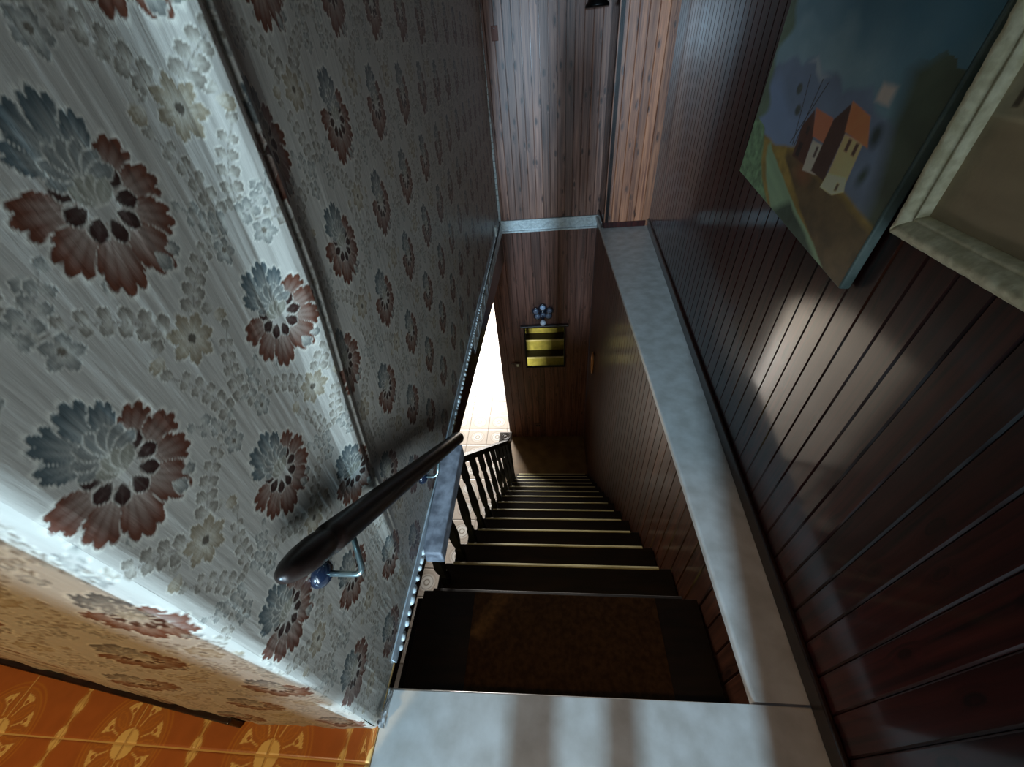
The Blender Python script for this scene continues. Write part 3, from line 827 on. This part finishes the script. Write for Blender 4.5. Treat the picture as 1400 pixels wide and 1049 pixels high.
# ------------------------------------------------------------------ pictures on the right wall
ANG = math.atan2(-1, -0.083)                    # left-to-right along the right wall seen from its front
def wall_frame(y_left, z0, tilt=0.0):
    """matrix: local x to the right, local z up, local -y out of the wall"""
    M = Matrix.Translation((XR(y_left)-0.002, y_left, z0)) @ Matrix.Rotation(ANG, 4, 'Z')
    return M @ Matrix.Rotation(tilt, 4, 'Y')
def lin_v(V, pts): return np.interp(V, [p[0] for p in pts], [p[1] for p in pts])
def paint1(U, V):
    n = lambda a, b, s, o=4: fbm(U*a, V*b, s, o)
    U0, V0 = U, V
    wob = n(16, 12, 5, 3)-0.5
    U = U+0.018*(n(13, 11, 6, 3)-0.5); V = V+0.018*(n(11, 13, 9, 3)-0.5)
    sky = np.clip((V-0.42)*2.0+(U-0.45)*0.5+(n(3, 4, 41)-0.5)*1.0, 0, 1)[..., None]
    c = A(96, 118, 124)*(1-sky)+A(48, 80, 92)*sky
    def put(col, k):
        nonlocal c
        c = c+(np.asarray(col)-c)*np.clip(k, 0, 1)[..., None]
    lin = lambda pts: np.interp(U, [p[0] for p in pts], [p[1] for p in pts])
    put(A(118, 136, 138), np.clip((n(3, 5, 43)-0.52)*4, 0, 1)*np.clip(1.2-U*1.3, 0, 1)*0.7*(V > 0.5))
    # blue mountains with pale tops
    rid = lin([(0, .50), (.12, .55), (.2, .585), (.27, .56), (.37, .60), (.44, .55), (.52, .57), (.6, .53), (.72, .56), (.8, .5), (1, .5)])+0.03*(n(20, 5, 71, 2)-0.5)
    put(A(84, 96, 112)*(0.75+0.45*n(9, 9, 8))[..., None], (rid-V)*40)
    put(A(120, 128, 130), np.clip(0.030-np.abs(V-rid+0.025)-0.25*np.abs(U-0.40), 0, 1)*45)
    put(A(94, 110, 132)*(0.9+0.2*n(6, 6, 18))[..., None], (lin([(0, .5), (.15, .5), (.3, .42), (.45, .44), (.6, .30)])-V)*14*(U < 0.6))
    put(A(142, 132, 122), (0.040-np.maximum(np.abs(U-0.79), np.abs(V-0.55)*1.2))*50)
    # dark foliage on the right
    put(A(48, 56, 44)*(0.6+0.9*n(12, 12, 19))[..., None], (U-lin_v(V, [(0.1, .93), (.3, .90), (.42, .86), (.5, .83), (.62, .81), (.70, .9)]))*14*(V < 0.66+0.10*wob))
    put(A(34, 44, 42), (0.035-np.hypot(U-0.835, (V-0.44)*0.8))*40); put(A(42, 54, 44), (0.03-np.hypot((U-0.86), (V-0.33)*0.6))*40)
    # ground
    gr = lin([(0, .24), (.15, .25), (.3, .25), (.45, .29), (.6, .27), (.8, .27), (1, .24)])
    put(A(112, 92, 44)*(0.55+0.9*n(24, 24, 23))[..., None], (gr-V)*60)
    put(A(74, 60, 38)*(0.5+1.0*n(20, 20, 29))[..., None], np.minimum(U-lin_v(V, [(0, .86), (.1, .62), (.22, .38)]), gr-0.012-V)*30)
    put(A(110, 68, 44), (0.05-np.hypot((U-0.56)*0.6, V-0.21))*16)
    # green path sweeping down to the right
    xr = lin_v(V, [(0, .90), (.04, .80), (.10, .58), (.16, .40), (.21, .28), (.24, .24)]); xl = lin_v(V, [(0, .42), (.05, .34), (.1, .28), (.16, .22), (.21, .20), (.24, .22)])
    put(A(106, 128, 100)*(0.75+0.45*fbm(U*7+V*22, V*6, 37))[..., None], np.minimum(xr-U, U-xl)*40*(V < 0.24))
    put(A(44, 60, 48)*(0.6+0.8*n(20, 20, 47))[..., None], np.minimum(U-0.42-1.2*V, xr-0.05-U)*18*(V < 0.12))
    # hedge at the lower left, tree above it
    put(A(84, 108, 78)*(0.3+1.4*n(40, 40, 51))[..., None], (lin_v(V, [(0, .40), (.06, .30), (.12, .22), (.2, .18), (.27, .14), (.29, .0)])-U)*40*(V < 0.30))
    put(A(70, 84, 66)*(0.55+0.9*n(12, 12, 57))[..., None], (0.075+0.035*np.sin(V*19+1)+0.02*np.sin(V*41)-U)*24*(V > 0.27))
    # slender tree
    U, V = U0, V0
    for x0, s in ((0.40, 0.42), (0.43, 0.10), (0.41, -0.22)):
        put(A(40, 36, 36), (0.0035-np.abs(U-x0-s*(V-0.30)))*600*(V > 0.28)*(V < 0.53))
    for x0, v0 in ((0.315, 0.47), (0.36, 0.40)): put(A(58, 64, 58)*(0.6+0.8*n(40, 40, 3))[..., None], (0.026-np.hypot(U-x0, V-v0))*90)
    def poly(pts, col, soft=180):
        k = np.full(U.shape, 9.0)
        m = len(pts)
        for a in range(m):
            (x0, y0), (x1, y1) = pts[a], pts[(a+1) % m]
            L = math.hypot(x1-x0, y1-y0)
            k = np.minimum(k, ((y1-y0)*(U-x0)-(x1-x0)*(V-y0))/L)
        put(col, k*soft)
    # clockwise outlines of the two cottages
    poly([(.44, .24), (.43, .36), (.475, .435), (.535, .36), (.55, .24)], A(66, 42, 34)*(0.8+0.4*n(20, 20, 2))[..., None])
    poly([(.545, .22), (.535, .34), (.64, .345), (.65, .24)], A(158, 148, 134)*(0.8+0.3*n(14, 14, 4))[..., None])
    poly([(.525, .345), (.475, .44), (.605, .435), (.665, .345)], A(160, 92, 66)*(0.85+0.3*n(20, 12, 12))[..., None])
    poly([(.455, .25), (.455, .31), (.49, .31), (.49, .25)], A(32, 26, 24)); poly([(.47, .34), (.47, .375), (.495, .375), (.495, .34)], A(40, 32, 28))
    poly([(.575, .285), (.575, .33), (.595, .33), (.595, .285)], A(66, 54, 48)); poly([(.615, .29), (.615, .33), (.632, .33), (.632, .29)], A(66, 54, 48))
    poly([(.60, .24), (.605, .43), (.665, .50), (.70, .42), (.70, .24)], A(58, 40, 34)*(0.8+0.4*n(20, 20, 22))[..., None])
    poly([(.70, .26), (.695, .41), (.80, .41), (.81, .28)], A(170, 140, 98)*(0.75+0.4*n(12, 12, 24))[..., None])
    poly([(.69, .41), (.66, .505), (.775, .485), (.83, .40)], A(166, 94, 58)*(0.85+0.3*n(20, 12, 25))[..., None])
    for x in (.725, .765): poly([(x, .36), (x, .405), (x+.022, .405), (x+.022, .36)], A(66, 46, 38))
    poly([(.69, .215), (.70, .275), (.80, .30), (.82, .255), (.77, .22)], A(190, 182, 126)); poly([(.765, .235), (.765, .27), (.785, .272), (.785, .24)], A(70, 56, 44))
    return c
def paint2(U, V):
    n = lambda a, b, s, o=4: fbm(U*a, V*b, s, o)
    U0, V0 = U, V
    U = U+0.025*(n(12, 11, 6, 3)-0.5); V = V+0.025*(n(11, 13, 9, 3)-0.5)
    c = A(158, 150, 124)*(0.85+0.3*n(4, 6, 61))[..., None]
    def put(col, k):
        nonlocal c
        c = c+(np.asarray(col)-c)*np.clip(k, 0, 1)[..., None]
    rect = lambda u0, u1, v0, v1, q=60: np.minimum(np.minimum(U-u0, u1-U), np.minimum(V-v0, v1-V))*q
    g = 0.30-0.05*U
    put(A(126, 114, 92)*(0.8+0.4*fbm(U*4-V*9, V*14, 63))[..., None], (g-V)*60)
    put(A(128, 88, 56)*(0.6+0.7*n(10, 10, 67))[..., None], np.minimum(np.minimum(U-0.30, 0.97-U), np.minimum(V-g+0.02, 0.62+0.05*np.sin(U*14)-V))*50)
    put(A(94, 80, 58)*(0.55+0.8*n(18, 18, 71))[..., None], rect(0.04, 0.31, 0.30, 0.66))
    put(A(140, 130, 108)*(0.6+0.6*n(22, 22, 73))[..., None], rect(-0.02, 0.27, 0.27, 0.42))
    for x in (0.06, 0.12, 0.19): put(A(62, 52, 42), rect(x, x+0.032, 0.30, 0.40, 120))
    put(A(44, 32, 24), (1-np.hypot((U-0.19)/0.17, (V-0.70)/0.075))*5)
    put(A(66, 46, 32), rect(0.30, 0.56, 0.55, 0.63))
    return c
PAINT = printed('oil_paint', rough=0.45, bump=0.3, fine=0.25, fine_scale=(90, 90, 90))
W1, H1 = 0.835, 0.64
p1 = empty('painting'); p1.matrix_world = wall_frame(1.675, 0.887, math.radians(4.3))
tag(p1, 'unframed canvas painting of two red-roofed cottages below blue mountains, hung slightly tilted', 'painting', 'paintings on the panelled wall')
bm = bmesh.new(); add_box(bm, 0, W1, -0.026, -0.004, 0, H1, 0.004)
s_ = obj('stretched_canvas', bm, speckle('canvas_edge', srgb(86, 104, 100), srgb(120, 136, 130), 20, 0.6), p1)
nu, nv = 320, 240
U, V = np.meshgrid(np.linspace(0, 1, nu), np.linspace(0, 1, nv), indexing='ij')
me = grid_mesh('painted_scene', np.stack([0.004+U*(W1-0.008), np.full_like(U, -0.0275), 0.004+V*(H1-0.008)], -1), np.clip(paint1(U, V*H1/0.62)*2.7, 0, 0.8))
link('painted_scene', me, PAINT, p1)
def paint2(U, V):
    n = lambda a, b, s, o=4: fbm(U*a, V*b, s, o)
    c = A(150, 140, 112)*(0.85+0.3*n(4, 6, 61))[..., None]
    def put(col, k):
        nonlocal c
        c = c+(np.asarray(col)-c)*np.clip(k, 0, 1)[..., None]
    g = 0.34-0.10*U
    put(A(112, 98, 76)*(0.8+0.4*n(5, 18, 63))[..., None], (g-V)*60)
    put(A(124, 76, 40)*(0.7+0.6*n(9, 9, 67))[..., None], np.minimum(np.minimum(U-0.30, 0.95-U), np.minimum(V-g+0.02, 0.66-V+0.05*np.sin(U*20)))*60)
    put(A(84, 70, 48)*(0.6+0.7*n(16, 16, 71))[..., None], np.minimum(np.minimum(U-0.03, 0.30-U), np.minimum(V-0.33, 0.74-V))*70)
    put(A(122, 112, 90)*(0.7+0.5*n(20, 20, 73))[..., None], np.minimum(np.minimum(U-0.0, 0.27-U), np.minimum(V-0.32, 0.47-V))*70)
    for x in (0.05, 0.11, 0.17): put(A(58, 48, 36), np.minimum(np.minimum(U-x, x+0.028-U), np.minimum(V-0.35, 0.45-V))*160)
    put(A(40, 28, 20), (1-np.hypot((U-0.17)/0.16, (V-0.76)/0.075))*6)
    put(A(60, 40, 26), np.minimum(np.minimum(U-0.28, 0.6-U), np.minimum(V-0.63, 0.70-V))*70)
    return c
W2, H2 = 0.62, 0.55
p2 = empty('framed_painting'); p2.matrix_world = wall_frame(0.786, 0.975, math.radians(-0.5))
tag(p2, 'painting of brown houses in a textured ivory frame, beside the unframed canvas', 'painting', 'paintings on the panelled wall')
IVORY = speckle('ivory_gesso', srgb(200, 190, 152), srgb(232, 224, 190), 55, 0.55, bump=0.9, detail=3)
FW = 0.046
def frame_side(L, w):
    """mitred moulding lying along x, profile across z, out towards -y"""
    bm = bmesh.new()
    prof = [(0, -0.004), (0, -0.022), (0.10, -0.034), (0.28, -0.042), (0.5, -0.042), (0.68, -0.034), (0.78, -0.026), (0.80, -0.030), (0.92, -0.030), (1.0, -0.018), (1.0, -0.004)]
    n = 60
    rows = []
    for i in range(n+1):
        t = i/n; r = []
        for p, d in prof:
            a = p*w; x = a+(L-2*a)*t
            r.append(bm.verts.new((x, d+(0.0022*(random.random()-0.5) if 0.05 < p < 0.7 else 0), a)))
        rows.append(r)
    k = len(prof)
    for a, b in zip(rows, rows[1:]):
        for j in range(k): bm.faces.new((a[j], a[(j+1) % k], b[(j+1) % k], b[j]))
    bm.faces.new(rows[0]); bm.faces.new(rows[-1][::-1])
    return bm
for (L, mx) in ((W2, Matrix.Identity(4)), (W2, Matrix.Translation((W2, 0, H2)) @ Matrix.Rotation(math.pi, 4, 'Y')),
                (H2, Matrix.Translation((0, 0, H2)) @ Matrix.Rotation(math.pi/2, 4, 'Y')), (H2, Matrix.Translation((W2, 0, 0)) @ Matrix.Rotation(-math.pi/2, 4, 'Y'))):
    bm = frame_side(L, FW); bmesh.ops.transform(bm, matrix=mx, verts=bm.verts[:])
    obj('frame_side', bm, IVORY, p2, True)
nu, nv = 200, 170
U, V = np.meshgrid(np.linspace(0, 1, nu), np.linspace(0, 1, nv), indexing='ij')
me = grid_mesh('painted_scene', np.stack([FW*0.9+U*(W2-FW*1.8), np.full_like(U, -0.014), FW*0.9+V*(H2-FW*1.8)], -1), np.clip(paint2(U, V)*2.4, 0, 0.8))
link('painted_scene', me, PAINT, p2)

# ------------------------------------------------------------------ things on the far walls
def far_thing(name, label, cat, x, z, y=Y_END-0.012, group=None):
    o = empty(name, (x, y, z)); tag(o, label, cat, group); return o
# mirror under a small shelf
mi = far_thing('mirror', 'dark-framed mirror reflecting the lit yellow steps on the lower far wall', 'mirror', -0.055, -1.60)
mw, mh = 0.262, 0.325
bm = bmesh.new()
for x0, x1, z0, z1 in ((-mw, mw, mh-0.02, mh), (-mw, mw, -mh, -mh+0.02), (-mw, -mw+0.02, -mh+0.02, mh-0.02), (mw-0.02, mw, -mh+0.02, mh-0.02)):
    add_box(bm, x0, x1, -0.028, 0, z0, z1, 0.004)
obj('frame', bm, BLACKWOOD, mi)
box('glass', -mw+0.016, mw-0.016, -0.014, -0.004, -mh+0.016, mh-0.016, GLASSY, mi)
bm = bmesh.new(); add_box(bm, -0.30, 0.30, -0.05, 0, mh+0.004, mh+0.022, 0.004); obj('top_shelf', bm, DARKWOOD, mi)
# lamp
la = far_thing('wall_lamp', 'small wall lamp of dark petals with round glass discs above the mirror', 'lamp', -0.069, -1.09)
bm = bmesh.new(); add_lathe(bm, [(0.05, 0), (0.052, 0.008), (0.03, 0.02), (0.01, 0.03)], 24, Matrix.Rotation(math.radians(90), 4, 'X')); obj('back_plate', bm, NAVY, la, True)
for k, (px_, pz_) in enumerate(((0, 0.082), (0.082, 0.035), (-0.082, 0.035), (0.066, -0.035), (-0.066, -0.035), (0, -0.02))):
    Rm = Matrix.Translation((px_, -0.012, pz_)) @ Matrix.Rotation(math.radians(90), 4, 'X')
    bm = bmesh.new(); add_lathe(bm, [(0.046, 0), (0.048, 0.012), (0.040, 0.018), (0.034, 0.013)], 24, Rm); pe = obj('petal', bm, NAVY, la, True)
    bm = bmesh.new(); add_lathe(bm, [(0.033, 0.010), (0.030, 0.020), (0.018, 0.027), (0.003, 0.030)], 20, Rm); obj('glass_disc', bm, FROST if k == 0 else mat('smoked_glass', srgb(104, 112, 132), 0.2, coat=0.5) , pe, True)
bm = bmesh.new(); add_tube(bm, [(0, -0.03, -0.02), (0, -0.09, -0.03), (0, -0.11, -0.055)], 0.012, 10); obj('arm', bm, NAVY, la, True)
bm = bmesh.new(); bmesh.ops.create_uvsphere(bm, u_segments=20, v_segments=12, radius=0.036, matrix=Matrix.Translation((0, -0.11, -0.075))); gl_ = obj('bulb', bm, mat('opal_glass', srgb(222, 228, 240), 0.15, coat=0.5), la, True)
# switch and socket
sw = far_thing('light_switch', 'brown double light switch plate left of the mirror', 'switch', -0.46, -1.89)
bm = bmesh.new(); add_box(bm, -0.065, 0.065, -0.009, 0, -0.036, 0.036, 0.004); obj('plate', bm, PLASTIC, sw)
for s in (-1, 1):
    bm = bmesh.new(); add_box(bm, s*0.028-0.014, s*0.028+0.014, -0.014, -0.008, -0.02, 0.02, 0.003); obj('rocker', bm, WHITE if s > 0 else PLASTIC, sw)
sk = far_thing('wall_socket', 'brown wall socket low on the panelled wall at the stair foot', 'socket', -0.20, -3.10)
bm = bmesh.new(); add_box(bm, -0.055, 0.055, -0.009, 0, -0.036, 0.036, 0.004); obj('plate', bm, PLASTIC, sk)
for s in (-1, 1):
    bm = bmesh.new(); add_lathe(bm, [(0.010, 0.008), (0.010, 0.012), (0.006, 0.012)], 14, Matrix.Translation((s*0.02, 0, 0)) @ Matrix.Rotation(math.radians(90), 4, 'X')); obj('outlet', bm, IRON, sk)
# oval gilt ring on the lower right wall
ri = empty('oval_ring', (0.500, 3.46, -1.46)); tag(ri, 'thin gilt oval ring hanging on the lower right panelling near the mirror', 'wall ornament')
bm = bmesh.new()
pts = [(-0.010, 0.062*math.cos(a), 0.135*math.sin(a)) for a in np.linspace(0, 2*math.pi, 40)]
add_tube(bm, pts, 0.010, 10, False); obj('hoop', bm, BRASS, ri, True)
bm = bmesh.new(); add_tube(bm, [(-0.002, 0, 0.165), (-0.018, 0, 0.158), (-0.018, 0, 0.140)], 0.005, 8); obj('hanging_hook', bm, BRASS, ri, True)
# black lantern on the far wall, only its flared foot in view
lt = far_thing('wall_lantern', 'black flared iron lantern high on the far boarded wall beside the pier', 'lantern', 0.405, 1.505, Y_FAR-0.012)
bm = bmesh.new(); add_lathe(bm, [(0.088, 0.0), (0.088, 0.012), (0.070, 0.03), (0.060, 0.08), (0.056, 0.16), (0.03, 0.20), (0.008, 0.24)], 24, Matrix.Translation((0, -0.10, 0))); obj('bell_shade', bm, IRON, lt, True)
bm = bmesh.new(); add_tube(bm, [(0, -0.10, 0.24), (0, -0.08, 0.30), (0, 0.0, 0.30)], 0.009, 10); obj('bracket', bm, IRON, lt, True)
# small red tag on the far boards
tg = far_thing('wooden_tag', 'small bare reddish tag high on the left of the far boarded wall', 'tag', -0.375, 1.43, Y_FAR-0.012)
bm = bmesh.new(); add_box(bm, -0.026, 0.026, -0.008, 0, -0.045, 0.045, 0.003); obj('tag_board', bm, mat('red_tag', srgb(112, 62, 46), 0.6), tg)
bm = bmesh.new(); add_lathe(bm, [(0.004, 0.007), (0.004, 0.010), (0.001, 0.011)], 10, Matrix.Translation((0, 0, 0.03)) @ Matrix.Rotation(math.radians(90), 4, 'X')); obj('screw', bm, STEEL, tg)
# white clip at the far end of the left wall
cl = empty('white_clip', (-0.478, 3.55, 0.03)); tag(cl, 'tiny white clip at the far foot of the wallpapered wall', 'clip')
bm = bmesh.new(); add_box(bm, 0, 0.014, -0.03, 0.03, 0, 0.085, 0.003); obj('clip_body', bm, WHITE, cl)
bm = bmesh.new(); add_box(bm, 0.014, 0.018, -0.02, 0.02, 0.02, 0.065, 0.001); obj('clip_tab', bm, WHITE, cl)
